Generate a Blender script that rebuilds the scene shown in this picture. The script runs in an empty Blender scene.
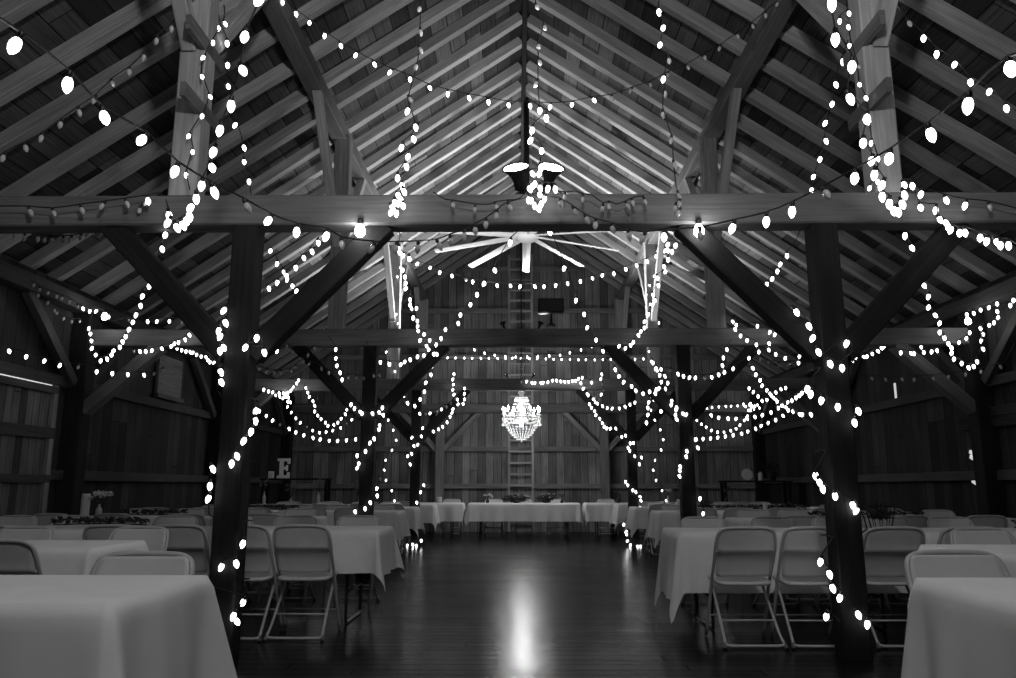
import bpy, bmesh, math, random
from mathutils import Vector as V, Matrix
R = random.Random(7)
sc = bpy.context.scene
COL = sc.collection
PI = math.pi

# ------------------------------------------------------------------ camera
F = 785.0
EYE = V((0, 0, 1.1))
TILT = math.radians(10.68); YAW = math.radians(0.655)
cam = bpy.data.cameras.new('camera'); cam.sensor_width = 36; cam.sensor_fit = 'HORIZONTAL'
cam.lens = F / 1016 * 36; cam.clip_start = 0.05; cam.clip_end = 100
co = bpy.data.objects.new('camera', cam); COL.objects.link(co)
co.location = EYE; co.rotation_euler = (PI / 2 + TILT, 0, YAW)
sc.camera = co
CM = (Matrix.Rotation(YAW, 3, 'Z') @ Matrix.Rotation(PI / 2 + TILT, 3, 'X'))

def at(px, py, d):
    """World point seen at pixel (px, py) lying at depth y = d."""
    r = CM @ V(((px - 508) / F, (339 - py) / F, -1))
    return EYE + r * (d / r.y)

# ------------------------------------------------------------------ materials
def nm(name):
    m = bpy.data.materials.new(name); m.use_nodes = True
    nt = m.node_tree; b = nt.nodes['Principled BSDF']
    return m, nt, b
def g3(v): return (v, v, v, 1)
def node(nt, t, **k):
    n = nt.nodes.new(t)
    for a, b in k.items(): setattr(n, a, b)
    return n
def mth(nt, op, a, b=None):
    n = node(nt, 'ShaderNodeMath', operation=op)
    for i, x in enumerate((a, b)):
        if x is None: continue
        if isinstance(x, (int, float)): n.inputs[i].default_value = x
        else: nt.links.new(x, n.inputs[i])
    return n.outputs[0]
def uvsep(nt):
    u = node(nt, 'ShaderNodeUVMap'); s = node(nt, 'ShaderNodeSeparateXYZ')
    nt.links.new(u.outputs[0], s.inputs[0]); return s.outputs[0], s.outputs[1]
def comb(nt, x, y, z=0.0):
    c = node(nt, 'ShaderNodeCombineXYZ')
    for i, a in enumerate((x, y, z)):
        if isinstance(a, (int, float)): c.inputs[i].default_value = a
        else: nt.links.new(a, c.inputs[i])
    return c.outputs[0]
def noise(nt, vec, scale=1.0, detail=3):
    n = node(nt, 'ShaderNodeTexNoise'); n.inputs['Scale'].default_value = scale; n.inputs['Detail'].default_value = detail
    nt.links.new(vec, n.inputs['Vector']); return n.outputs['Fac']
def white(nt, vec):
    n = node(nt, 'ShaderNodeTexWhiteNoise', noise_dimensions='2D'); nt.links.new(vec, n.inputs['Vector']); return n.outputs['Value']
def rng(nt, x, a, b, c, d):
    n = node(nt, 'ShaderNodeMapRange')
    nt.links.new(x, n.inputs[0])
    for i, v in enumerate((a, b, c, d)): n.inputs[i + 1].default_value = v
    return n.outputs[0]
def bump(nt, b, h, strength, dist=0.01):
    n = node(nt, 'ShaderNodeBump'); n.inputs['Strength'].default_value = strength; n.inputs['Distance'].default_value = dist
    nt.links.new(h, n.inputs['Height']); nt.links.new(n.outputs[0], b.inputs['Normal'])

def timber(name, base, var=0.5, rough=0.75, spec=0.25):
    m, nt, b = nm(name)
    u, v = uvsep(nt)
    oi = node(nt, 'ShaderNodeObjectInfo')
    off = mth(nt, 'MULTIPLY', oi.outputs['Random'], 37.0)
    uo = mth(nt, 'ADD', u, off)
    gr = noise(nt, comb(nt, mth(nt, 'MULTIPLY', uo, 1.6), mth(nt, 'MULTIPLY', v, 38.0)), 1.0, 5)
    blot = noise(nt, comb(nt, mth(nt, 'MULTIPLY', uo, 1.1), mth(nt, 'MULTIPLY', v, 5.0)), 1.0, 4)
    tone = rng(nt, oi.outputs['Random'], 0, 1, 0.8, 1.2)
    x = mth(nt, 'MULTIPLY', rng(nt, gr, 0.3, 0.7, 1 - var * .6, 1 + var * .6), rng(nt, blot, 0.3, 0.7, 1 - var * .7, 1 + var * .7))
    x = mth(nt, 'MULTIPLY', mth(nt, 'MULTIPLY', x, tone), base)
    nt.links.new(comb(nt, x, x, x), b.inputs['Base Color'])
    b.inputs['Roughness'].default_value = rough; b.inputs['Specular IOR Level'].default_value = spec
    bump(nt, b, mth(nt, 'ADD', gr, mth(nt, 'MULTIPLY', blot, 2.0)), 0.5, 0.008)
    return m

def boards(name, base, width, length, lo, hi, rough=0.8, gap=0.03, grain=0.4, spec=0.25, bumpk=0.5, sheen=False):
    m, nt, b = nm(name)
    u, v = uvsep(nt)
    q = mth(nt, 'DIVIDE', v, width)
    idv = mth(nt, 'FLOOR', q); fr = mth(nt, 'FRACT', q)
    r0 = white(nt, comb(nt, idv, 3.7))
    p = mth(nt, 'ADD', mth(nt, 'DIVIDE', u, length), mth(nt, 'MULTIPLY', r0, 5.0))
    idu = mth(nt, 'FLOOR', p); fu = mth(nt, 'FRACT', p)
    r1 = white(nt, comb(nt, idv, idu))
    tone = rng(nt, r1, 0, 1, lo, hi)
    gr = noise(nt, comb(nt, mth(nt, 'ADD', mth(nt, 'MULTIPLY', u, 1.5), mth(nt, 'MULTIPLY', r1, 50.0)), mth(nt, 'MULTIPLY', v, 45.0)), 1.0, 5)
    big = noise(nt, comb(nt, u, mth(nt, 'MULTIPLY', v, 1.5)), 1.3, 4)
    e = mth(nt, 'ABSOLUTE', mth(nt, 'SUBTRACT', fr, 0.5))
    gapm = mth(nt, 'LESS_THAN', e, 0.5 - gap)
    e2 = mth(nt, 'ABSOLUTE', mth(nt, 'SUBTRACT', fu, 0.5))
    gapm = mth(nt, 'MULTIPLY', gapm, mth(nt, 'LESS_THAN', e2, 0.5 - 0.004 / length * 1.5))
    x = mth(nt, 'MULTIPLY', rng(nt, gr, 0.3, 0.7, 1 - grain, 1 + grain), rng(nt, big, 0.3, 0.7, 0.7, 1.3))
    x = mth(nt, 'MULTIPLY', mth(nt, 'MULTIPLY', x, tone), base)
    x = mth(nt, 'MULTIPLY', x, rng(nt, gapm, 0, 1, 0.12, 1))
    nt.links.new(comb(nt, x, x, x), b.inputs['Base Color'])
    b.inputs['Roughness'].default_value = rough; b.inputs['Specular IOR Level'].default_value = spec
    if sheen:                                   # worn varnish: gloss differs from board to board and dies in the joints
        sp = mth(nt, 'MULTIPLY', mth(nt, 'MULTIPLY', rng(nt, gapm, 0, 1, 0.1, 1), rng(nt, r1, 0, 1, 0.6, 1.35)), spec)
        sp = mth(nt, 'MULTIPLY', sp, rng(nt, gr, 0.3, 0.7, 0.75, 1.2))
        nt.links.new(sp, b.inputs['Specular IOR Level'])
        nt.links.new(mth(nt, 'MULTIPLY', rng(nt, big, 0.3, 0.7, 0.93, 1.08), rough), b.inputs['Roughness'])
    bump(nt, b, mth(nt, 'ADD', mth(nt, 'MULTIPLY', gapm, 2.0), mth(nt, 'MULTIPLY', gr, 0.6)), bumpk, 0.006)
    return m

def plain(name, c, rough=0.6, metal=0.0, spec=0.4, nz=0.0, scale=20, bmp=0.0):
    m, nt, b = nm(name)
    b.inputs['Roughness'].default_value = rough; b.inputs['Metallic'].default_value = metal
    b.inputs['Specular IOR Level'].default_value = spec
    t = node(nt, 'ShaderNodeTexCoord')
    n = noise(nt, t.outputs['Object'], scale, 3)
    x = mth(nt, 'MULTIPLY', rng(nt, n, 0.3, 0.7, 1 - nz, 1 + nz), c)
    nt.links.new(comb(nt, x, x, x), b.inputs['Base Color'])
    if bmp: bump(nt, b, n, bmp, 0.004)
    return m

def glow(name, strength):
    m, nt, b = nm(name)
    b.inputs['Base Color'].default_value = g3(0.8)
    b.inputs['Emission Color'].default_value = g3(1); b.inputs['Emission Strength'].default_value = strength
    return m

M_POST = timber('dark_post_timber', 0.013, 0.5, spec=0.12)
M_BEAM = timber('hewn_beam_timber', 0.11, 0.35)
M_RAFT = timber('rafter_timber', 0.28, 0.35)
M_GIRT = timber('girt_timber', 0.17, 0.4)
M_SGIRT = timber('side_girt_timber', 0.05, 0.4)
M_LADDER = timber('ladder_timber', 0.30, 0.3)
M_ROOF = boards('roof_boards', 0.06, 0.26, 1.9, 0.25, 1.7)
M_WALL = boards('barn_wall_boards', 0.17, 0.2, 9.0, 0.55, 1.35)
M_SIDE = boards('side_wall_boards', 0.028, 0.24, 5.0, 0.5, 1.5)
M_FLOOR = boards('dark_floor_boards', 0.005, 0.14, 2.4, 0.6, 1.4, rough=0.24, gap=0.04, spec=0.22, bumpk=0.3, sheen=True)
M_CLOTH = plain('white_cloth', 0.72, 0.85, spec=0.2, nz=0.04, scale=6)
M_PLASTIC = plain('white_plastic', 0.55, 0.45, spec=0.4, nz=0.03)
M_TUBE = plain('grey_enamel_tube', 0.42, 0.35, spec=0.5, nz=0.05)
M_STEEL = plain('dark_steel', 0.05, 0.4, metal=0.6)
M_BLACK = plain('black_enamel', 0.008, 0.5, spec=0.15, nz=0.2)
M_RUBBER = plain('rubber', 0.12, 0.7)
M_CORD = plain('black_cord', 0.008, 0.6)
M_SOCK = plain('bulb_socket', 0.012, 0.5)
M_LIT = glow('lit_bulb', 6.5)
M_LENS = glow('flood_lens', 30.0)
M_DIM = plain('unlit_bulb_glass', 0.42, 0.12, spec=0.9)
M_BLADE = plain('pale_fan_blade', 0.75, 0.5, nz=0.03)
M_LEAF = plain('dark_leaves', 0.022, 0.6, nz=0.5)
M_PALELEAF = plain('grey_leaves', 0.10, 0.6, nz=0.4)
M_PETAL = plain('pale_petals', 0.6, 0.7, nz=0.3)
M_DPETAL = plain('dark_petals', 0.06, 0.7, nz=0.4)
M_BOTTLE = plain('grey_bottle', 0.45, 0.2, spec=0.6)
M_PALE = plain('pale_ceramic', 0.55, 0.4)
M_LETTER = plain('pale_letter', 0.8, 0.6)
M_CANDLE = glow('chandelier_bulb', 110.0)
m, nt, b = nm('crystal')
M_CRYSTAL = m
b.inputs['Base Color'].default_value = g3(0.9); b.inputs['Roughness'].default_value = 0.1
tr = node(nt, 'ShaderNodeBsdfTranslucent'); tr.inputs[0].default_value = g3(0.9)
mx = node(nt, 'ShaderNodeMixShader'); mx.inputs[0].default_value = 0.6
nt.links.new(b.outputs[0], mx.inputs[1]); nt.links.new(tr.outputs[0], mx.inputs[2])
nt.links.new(mx.outputs[0], nt.nodes['Material Output'].inputs[0])

# ------------------------------------------------------------------ mesh helpers
class MB:
    def __init__(s):
        s.bm = bmesh.new(); s.uv = s.bm.loops.layers.uv.new('UVMap')
    def bar(s, p, q, w, h, up=V((0, 0, 1)), jit=0.0, mi=0):
        """Rectangular timber from p to q: w across, h along `up`; several segments with a slight hewn wobble."""
        p, q = V(p), V(q); a = (q - p); L = a.length; a = a / L
        sd = a.cross(V(up))
        if sd.length < 1e-4: sd = a.cross(V((0, 1, 0)))
        sd.normalize(); u = sd.cross(a).normalized()
        n = max(1, int(L / 0.6)) if jit else 1
        rings = []
        for i in range(n + 1):
            c = p + a * (L * i / n)
            ww = w / 2 * (1 + R.uniform(-jit, jit)); hh = h / 2 * (1 + R.uniform(-jit, jit))
            c2 = c + sd * R.uniform(-jit, jit) * w * .3
            bv = min(w, h) * .06
            pts = [(-ww + bv, -hh), (ww - bv, -hh), (ww, -hh + bv), (ww, hh - bv), (ww - bv, hh), (-ww + bv, hh), (-ww, hh - bv), (-ww, -hh + bv)]
            rings.append([s.bm.verts.new(c2 + sd * x + u * y) for x, y in pts])
        per = [0]
        for k in range(8): per.append(per[-1] + (rings[0][k].co - rings[0][(k + 1) % 8].co).length)
        ou = R.uniform(0, 50)
        for i in range(n):
            for k in range(8):
                k2 = (k + 1) % 8
                f = s.bm.faces.new((rings[i][k], rings[i][k2], rings[i + 1][k2], rings[i + 1][k]))
                f.material_index = mi
                us = (L * i / n, L * i / n, L * (i + 1) / n, L * (i + 1) / n); vs = (per[k], per[k + 1], per[k + 1], per[k])
                for l, x, y in zip(f.loops, us, vs): l[s.uv].uv = (x + ou, y)
        for rg, fl in ((rings[0], True), (rings[-1], False)):
            f = s.bm.faces.new(rg[::-1] if fl else rg); f.material_index = mi
            for l in f.loops: l[s.uv].uv = ((l.vert.co - p).dot(sd), (l.vert.co - p).dot(u))
        return s
    def box(s, c, sz, mi=0, rot=None):
        c = V(c); x, y, z = (V(sz) / 2)
        p = [V((a * x, b2 * y, d * z)) for a in (-1, 1) for b2 in (-1, 1) for d in (-1, 1)]
        if rot: p = [rot @ v for v in p]
        vs = [s.bm.verts.new(c + v) for v in p]
        for idx in ((0, 1, 3, 2), (4, 6, 7, 5), (0, 4, 5, 1), (2, 3, 7, 6), (0, 2, 6, 4), (1, 5, 7, 3)):
            f = s.bm.faces.new([vs[i] for i in idx]); f.material_index = mi
            for l, t in zip(f.loops, ((0, 0), (1, 0), (1, 1), (0, 1))): l[s.uv].uv = (t[0] * max(sz), t[1] * max(sz))
        return s
    def quad(s, pts, uvs, mi=0):
        f = s.bm.faces.new([s.bm.verts.new(V(p)) for p in pts]); f.material_index = mi
        for l, t in zip(f.loops, uvs): l[s.uv].uv = t
        return s
    def tube(s, path, r, n=8, mi=0, cap=True, closed=False):
        path = [V(p) for p in path]; N = len(path); rings = []
        ref = None
        for i, p in enumerate(path):
            if closed: t = path[(i + 1) % N] - path[i - 1]
            else: t = path[min(i + 1, N - 1)] - path[max(i - 1, 0)]
            if t.length < 1e-9: t = V((0, 0, 1))
            t.normalize()
            if ref is None: ref = t.orthogonal().normalized()
            ref = (ref - t * ref.dot(t))
            if ref.length < 1e-6: ref = t.orthogonal()
            ref.normalize(); bn = t.cross(ref)
            rr = r[i] if isinstance(r, (list, tuple)) else r
            rings.append([s.bm.verts.new(p + (ref * math.cos(2 * PI * k / n) + bn * math.sin(2 * PI * k / n)) * rr) for k in range(n)])
        for i in range(N if closed else N - 1):
            A, B = rings[i], rings[(i + 1) % N]
            for k in range(n):
                f = s.bm.faces.new((A[k], A[(k + 1) % n], B[(k + 1) % n], B[k])); f.material_index = mi; f.smooth = True
        if cap and not closed:
            for rg in (rings[0][::-1], rings[-1]):
                f = s.bm.faces.new(rg); f.material_index = mi
        return s
    def lathe(s, prof, c=(0, 0, 0), n=16, mi=0, rot=None):
        c = V(c); rings = []
        for r, z in prof:
            ring = []
            for k in range(n):
                p = V((max(r, 1e-4) * math.cos(2 * PI * k / n), max(r, 1e-4) * math.sin(2 * PI * k / n), z))
                if rot: p = rot @ p
                ring.append(s.bm.verts.new(c + p))
            rings.append(ring)
        for i in range(len(prof) - 1):
            for k in range(n):
                f = s.bm.faces.new((rings[i][k], rings[i][(k + 1) % n], rings[i + 1][(k + 1) % n], rings[i + 1][k]))
                f.material_index = mi; f.smooth = True
        for rg in (rings[0][::-1], rings[-1]):
            f = s.bm.faces.new(rg); f.material_index = mi
        return s
    def mesh(s, name, mats):
        bmesh.ops.remove_doubles(s.bm, verts=s.bm.verts, dist=1e-6)
        bmesh.ops.recalc_face_normals(s.bm, faces=s.bm.faces)
        me = bpy.data.meshes.new(name); s.bm.to_mesh(me); s.bm.free()
        for m in (mats if isinstance(mats, (list, tuple)) else [mats]): me.materials.append(m)
        return me
    def build(s, name, mats, parent=None):
        return link(name, s.mesh(name, mats), parent)

def link(name, data, parent=None, loc=None):
    o = bpy.data.objects.new(name, data); COL.objects.link(o)
    if parent: o.parent = parent
    if loc is not None: o.location = loc
    return o
def tag(o, label=None, cat=None, group=None, kind=None):
    if label: o['label'] = label
    if cat: o['category'] = cat
    if group: o['group'] = group
    if kind: o['kind'] = kind
    return o
def thing(name, label, cat, loc=(0, 0, 0), group=None, rz=0.0):
    o = link(name, None, None, loc); o.rotation_euler.z = rz; o.empty_display_size = 0.1
    return tag(o, label, cat, group)
def dup(root, loc, rz, label, group=None):
    r = root.copy(); COL.objects.link(r); r.location = loc; r.rotation_euler = (0, 0, rz); r['label'] = label
    if group: r['group'] = group
    for ch in root.children:
        c = ch.copy(); COL.objects.link(c); c.parent = r
        for gch in ch.children:
            d = gch.copy(); COL.objects.link(d); d.parent = c
    return r
def smooth_path(pts, k=4):
    out = []; n = len(pts)
    if n < 3: return [V(p) for p in pts]
    for i in range(n - 1):
        p0, p1, p2, p3 = pts[max(i - 1, 0)], pts[i], pts[i + 1], pts[min(i + 2, n - 1)]
        for j in range(k):
            t = j / k
            out.append(0.5 * ((2 * p1) + (p2 - p0) * t + (2 * p0 - 5 * p1 + 4 * p2 - p3) * t * t + (3 * p1 - p0 - 3 * p2 + p3) * t ** 3))
    out.append(V(pts[-1])); return out

# ------------------------------------------------------------------ barn dimensions
XC = 0.125
D = [0.57, 5.47, 10.37, 15.27, 20.04]
YF = 20.2; YN = -1.2
XL, XR = XC - 6.1, XC + 6.1
XP = 2.08; XQ = 2.56
BZ0, BZ1 = 2.955, 3.18
APEX, SL = 7.92, 0.685
def zr(x): return APEX - SL * abs(x - XC)           # underside of the rafters
RT = 0.17

# floor
f = MB(); f.quad([(XL - .2, YN, 0), (XR + .2, YN, 0), (XR + .2, YF + .2, 0), (XL - .2, YF + .2, 0)], [(XL, YN), (XR, YN), (XR, YF), (XL, YF)])
f.quad([(XL - .2, YN, -.2), (XL - .2, YF + .2, -.2), (XR + .2, YF + .2, -.2), (XR + .2, YN, -.2)], [(0, 0)] * 4)
tag(f.build('floor', M_FLOOR), kind='structure')

# roof slopes with rafters
RAFTY = [7.95 + 0.67 * i for i in range(-13, 19) if 7.95 + 0.67 * i < YF - .1]
for side, sn in ((-1, 'left'), (1, 'right')):
    m = MB(); w = 6.35; off = RT
    L = w * math.hypot(1, SL)
    a0, a1 = (XC, YN, APEX + off), (XC, YF + .1, APEX + off)
    b0, b1 = (XC + side * w, YN, APEX - SL * w + off), (XC + side * w, YF + .1, APEX - SL * w + off)
    m.quad([a0, a1, b1, b0], [(YN, 0), (YF, 0), (YF, L), (YN, L)])
    up = V((0, 0, .04))
    m.quad([V(a0) + up, V(b0) + up, V(b1) + up, V(a1) + up], [(0, 0)] * 4)
    ro = tag(m.build('ceiling_' + sn, M_ROOF), kind='structure')
    nrm = V((side * SL, 0, 1)).normalized()
    for y in RAFTY:
        yy = y + R.uniform(-.05, .05)
        p = V((XC + side * .02, yy, APEX)) + nrm * .07; q = V((XC + side * 6.2, yy + R.uniform(-.06, .06), zr(XC + 6.2))) + nrm * .07
        q.z = p.z - SL * 6.18
        MB().bar(p, q, .125, .15, up=nrm, jit=.07).build('rafter', M_RAFT, ro)
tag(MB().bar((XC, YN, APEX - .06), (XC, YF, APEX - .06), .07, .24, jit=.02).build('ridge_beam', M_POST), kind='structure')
for side, sn in ((-1, 'left'), (1, 'right')):
    zc = APEX - SL * 2.6 - .14
    m = MB(); m.bar((XC + side * 2.62, YN, zc), (XC + side * 2.62, YF, zc), .21, .21, jit=.03)
    tag(m.build('purlin_beam', M_BEAM), kind='structure')

# gable wall (far) with girts, and side walls with plates, posts, braces
m = MB()
W = 6.3
prof = [(XC - W, 0), (XC + W, 0), (XC + W, zr(XC + W) + .2), (XC, APEX + .2), (XC - W, zr(XC + W) + .2)]
m.quad([(x, YF, z) for x, z in prof], [(z, x) for x, z in prof])
m.quad([(x, YF + .05, z) for x, z in prof][::-1], [(0, 0)] * 5)
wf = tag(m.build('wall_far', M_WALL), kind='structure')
for z, hgt in ((1.12, .12), (2.05, .13), (4.42, .12), (5.65, .12), (6.79, .1)):
    hw = 6.1 if z < 3.6 else (APEX - z) / SL - .1
    MB().bar((XC - hw, YF - .05, z), (XC + hw, YF - .05, z), .1, hgt, jit=.03).build('girt', M_GIRT, wf)
def side_wall(side, sn):
    X = XL if side < 0 else XR
    m = MB()
    m.quad([(X, YN, 0), (X, YF, 0), (X, YF, 3.75), (X, YN, 3.75)], [(0, YN), (0, YF), (3.75, YF), (3.75, YN)])
    m.quad([(X + side * .05, YN, 0), (X + side * .05, YN, 3.75), (X + side * .05, YF, 3.75), (X + side * .05, YF, 0)], [(0, 0)] * 4)
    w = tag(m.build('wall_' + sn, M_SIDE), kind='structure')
    xi = X - side * .13
    MB().bar((xi, YN, 3.5), (xi, YF - .1, 3.5), .2, .2, jit=.03).build('wall_plate', M_SGIRT, w)
    for z in (1.25, 2.45):
        MB().bar((X - side * .05, YN, z), (X - side * .05, YF - .1, z), .09, .13, jit=.04).build('girt', M_SGIRT, w)
    for d in D[1:]:
        MB().bar((xi, d, 0), (xi, d, 3.4), .24, .24, up=V((0, 1, 0)), jit=.03).build('wall_post', M_POST, w)
        for s2 in (-1, 1):
            if d > 19.5 and s2 > 0: continue
            MB().bar((xi + side * .02, d + s2 * .15, 2.45), (xi + side * .02, d + s2 * 1.3, 3.42), .1, .13, jit=.03).build('brace', M_SGIRT, w)
        if d < 19.5:
            MB().bar((xi - side * .1, d, 2.1), (xi - side * 1.05, d, 2.97), .16, .18, up=V((0, 1, 0)), jit=.03).build('brace', M_BEAM, w)
    return w
wl = side_wall(-1, 'left'); wr = side_wall(1, 'right')
MB().bar((XR - .06, 9.0, 1.98), (XR - .06, 11.0, 2.0), .05, .26, jit=.04).build('patch_board', M_SIDE, wr)
# shuttered hatch high in the left wall's third bay
h = MB(); h.box((XL + .05, 13.2, 2.92), (.05, .9, .7)); h.build('hatch', M_GIRT, wl)
h = MB(); h.bar((XL + .09, 12.7, 2.58), (XL + .09, 13.7, 2.58), .06, .07); h.build('hatch_sill', M_BEAM, wl)
# boarded sliding door with battens in the left wall
dr = MB(); dr.quad([(XL + .10, 6.2, .1), (XL + .10, 9.8, .1), (XL + .10, 9.8, 2.34), (XL + .10, 6.2, 2.34)], [(0, 0), (0, 3.6), (2.2, 3.6), (2.2, 0)])
dr.box((XL + .075, 8.0, 1.22), (.04, 3.6, 2.24))
M_DOOR = boards('door_boards', 0.10, 0.13, 5.0, 0.4, 1.5)
do = tag(dr.build('door_1', M_DOOR), kind='structure')
for z, hh in ((2.3, .09), (1.76, .14), (1.2, .1)):
    MB().bar((XL + .13, 6.2, z), (XL + .13, 9.86, z), .05, hh, jit=.02).build('door_rail', M_SGIRT, do)
MB().bar((XL + .13, 9.82, .1), (XL + .13, 9.82, 2.36), .05, .09, up=V((0, 1, 0))).build('door_stile', M_GIRT, do)

M_WALLGLOW = glow('added_wall_glow', 0.55)  # glowing strips added for light leaking round the door; no real opening
tag(MB().box((XL + .055, 8.0, 2.365), (.03, 3.7, .022)).build('added_glow_1', M_WALLGLOW), kind='structure')
tag(MB().box((XL + .055, 9.885, 1.25), (.03, .03, 2.2)).build('added_glow_2', M_WALLGLOW), kind='structure')
ch_ = MB(); ch_.box((XR - .01, 12.9, 2.6), (.02, .035, .36)); tag(ch_.build('added_glow_3', M_WALLGLOW), kind='structure')  # glowing strip added for light leaking between the boards
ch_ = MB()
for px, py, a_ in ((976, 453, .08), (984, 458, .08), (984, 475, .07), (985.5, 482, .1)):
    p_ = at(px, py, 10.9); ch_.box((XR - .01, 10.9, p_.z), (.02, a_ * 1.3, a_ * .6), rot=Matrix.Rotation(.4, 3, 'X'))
tag(ch_.build('added_glow_4', M_WALLGLOW), kind='structure')  # glowing bits added for small white marks on the right wall
# frames: tie beams, posts with braces, queen posts
ORD = ['behind', 'nearest', 'second', 'third', 'gable']
for k in range(1, 5):
    d = D[k]
    tag(MB().bar((XL + .06, d, (BZ0 + BZ1) / 2), (XR - .06, d, (BZ0 + BZ1) / 2), .2, BZ1 - BZ0, jit=.02).build('tie_beam', M_BEAM), kind='structure')
    for side, sn in ((-1, 'left'), (1, 'right')):
        x = XC + side * XP
        lab = {1: f'thick dark timber post wound with bulbs, {sn} of aisle beneath the nearest tie beam',
               2: f'dark post wound with bulbs, {sn} of aisle under the second tie beam',
               3: f'dark post with bulbs at its foot, {sn} of aisle under the third tie beam',
               4: f'plain timber post standing against the gable wall {sn} of the ladder'}[k]
        t = thing('timber_post', lab, 'post', (0, 0, 0), 'posts of the barn frame')
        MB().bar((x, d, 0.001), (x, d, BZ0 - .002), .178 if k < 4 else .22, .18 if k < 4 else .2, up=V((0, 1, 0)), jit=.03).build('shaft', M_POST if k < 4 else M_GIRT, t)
        for s2 in (-1, 1):
            p = (x + s2 * .08, d, 2.02); q = (x + s2 * 1.0, d, BZ0 + .02)
            MB().bar(p, q, .13 if k < 4 else .12, .16 if k < 4 else .13, up=V((-s2, 0, 1)), jit=.02).build('brace', M_POST if k < 4 else M_GIRT, t)
        xq = XC + side * XQ
        lab = {1: f'pale square upright on the nearest tie beam, {sn} side, with climbing pegs',
               2: f'square upright on the second tie beam, {sn} side, bearing the purlin',
               3: f'upright on the third tie beam, {sn} side, wound with tiny bulbs',
               4: f'upright above the gable tie beam, {sn} of the ladder'}[k]
        qp = thing('queen_post', lab, 'post', (0, 0, 0), 'uprights carrying the purlins')
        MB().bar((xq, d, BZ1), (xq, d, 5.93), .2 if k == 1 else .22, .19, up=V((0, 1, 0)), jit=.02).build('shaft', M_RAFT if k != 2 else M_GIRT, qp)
        if k == 1:
            for z in (3.86, 4.38):
                MB().bar((xq - side * .085, 5.08, z), (xq - side * .085, 5.72, z + .01), .04, .11, jit=.04).build('peg', M_BEAM, qp)
        for s2 in (-1, 1):
            if (k == 4 and s2 > 0): continue
            MB().bar((xq + side * .02, d + s2 * .08, 4.35), (xq + side * .02, d + s2 * 1.45, 5.92), .11, .12, jit=.03).build('brace', M_RAFT, qp)

# ladder on the gable wall
ld = thing('wooden_ladder', 'long pale wooden ladder climbing the gable wall behind chandelier', 'ladder', (XC - .03, YF - .17, 0))
for s2 in (-1, 1):
    MB().bar((s2 * .3, 0, .01), (s2 * .3, 0, 7.15), .06, .05, up=V((0, 1, 0)), jit=.02).build('rail', M_LADDER, ld)
for i in range(25):
    z = .3 + i * .28
    MB().bar((-.3, 0, z), (.3, 0, z), .035, .05, jit=.02).build('rung', M_LADDER, ld)

# ------------------------------------------------------------------ ceiling fan
fx, fd, fz = XC + .05, 12.8, 5.30
fan = thing('ceiling_fan', 'large pale ceiling fan with nine long blades under the ridge', 'fan', (fx, fd, fz))
MB().tube([(0, 0, .1), (0, 0, APEX - fz - .1)], .05, 10).build('downrod', M_BLACK, fan)
MB().lathe([(.03, .2), (.12, .16), (.17, .05), (.2, .0), (.2, -.06), (.12, -.1), (0.02, -.11)], n=20).build('hub', M_BLADE, fan)
for i in range(9):
    a = PI / 2 + 2 * PI * i / 9
    rot = Matrix.Rotation(a, 3, 'Z') @ Matrix.Rotation(math.radians(6.5), 3, 'Y') @ Matrix.Rotation(math.radians(10), 3, 'X')
    b_ = MB(); n = 8; prev = None
    for j in range(n + 1):
        r = .16 + (1.62 - .16) * j / n; w = .075 - .012 * j / n
        ring = [b_.bm.verts.new(rot @ V((r, y * w, z))) for y, z in ((-1, -.005), (0, -.012), (1, -.002), (1, .008), (0, .012), (-1, .006))]
        if prev:
            for q in range(6): b_.bm.faces.new((prev[q], prev[(q + 1) % 6], ring[(q + 1) % 6], ring[q]))
        else: b_.bm.faces.new(ring[::-1])
        prev = ring
    b_.bm.faces.new(prev)
    b_.build('blade', M_BLADE, fan)

# ------------------------------------------------------------------ chandelier
cx, cd, cz = 0.1, 17.5, 2.62
ch = thing('crystal_chandelier', 'blazing white crystal chandelier hanging before the gable ladder', 'chandelier', (cx, cd, cz))
links_ = MB()
z = .6; i = 0
while z < APEX - cz - .15:
    ax = V((1, 0, 0)) if i % 2 else V((0, 1, 0))
    links_.tube([ax * (.022 * math.cos(t)) + V((0, 0, z + .04 * math.sin(t))) for t in [2 * PI * q / 8 for q in range(8)]], .008, 5, closed=True)
    z += .062; i += 1
tag(links_.build('chain', M_BLACK, ch), kind='stuff')
MB().lathe([(.02, .6), (.09, .56), (.05, .5), (.03, .42), (.07, .36), (.03, .28), (.05, .1), (.11, .02), (.06, -.1), (.02, -.2)], n=14).build('stem', M_CRYSTAL, ch)
for rr, zz in ((.14, .46), (.42, -.02), (.28, -.2)):
    MB().tube([(rr * math.cos(2 * PI * k / 32), rr * math.sin(2 * PI * k / 32), zz) for k in range(32)], .009, 6, closed=True).build('ring', M_STEEL, ch)
for i in range(10):
    a = 2 * PI * i / 10 + .16
    c, s_ = math.cos(a), math.sin(a)
    arm = MB().tube(smooth_path([V((.04 * c, .04 * s_, .0)), V((.2 * c, .2 * s_, -.12)), V((.36 * c, .36 * s_, -.08)), V((.41 * c, .41 * s_, .06))]), .011, 6).build('arm', M_CRYSTAL, ch)
    MB().lathe([(.02, .05), (.05, .06), (.045, .075), (.014, .08), (.014, .15)], (.41 * c, .41 * s_, 0), 10).build('candle_cup', M_PALE, arm)
    MB().lathe([(.006, .15), (.02, .175), (.018, .2), (.003, .24)], (.41 * c, .41 * s_, 0), 10).build('candle_bulb', M_CANDLE, arm)
cr = MB()
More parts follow.
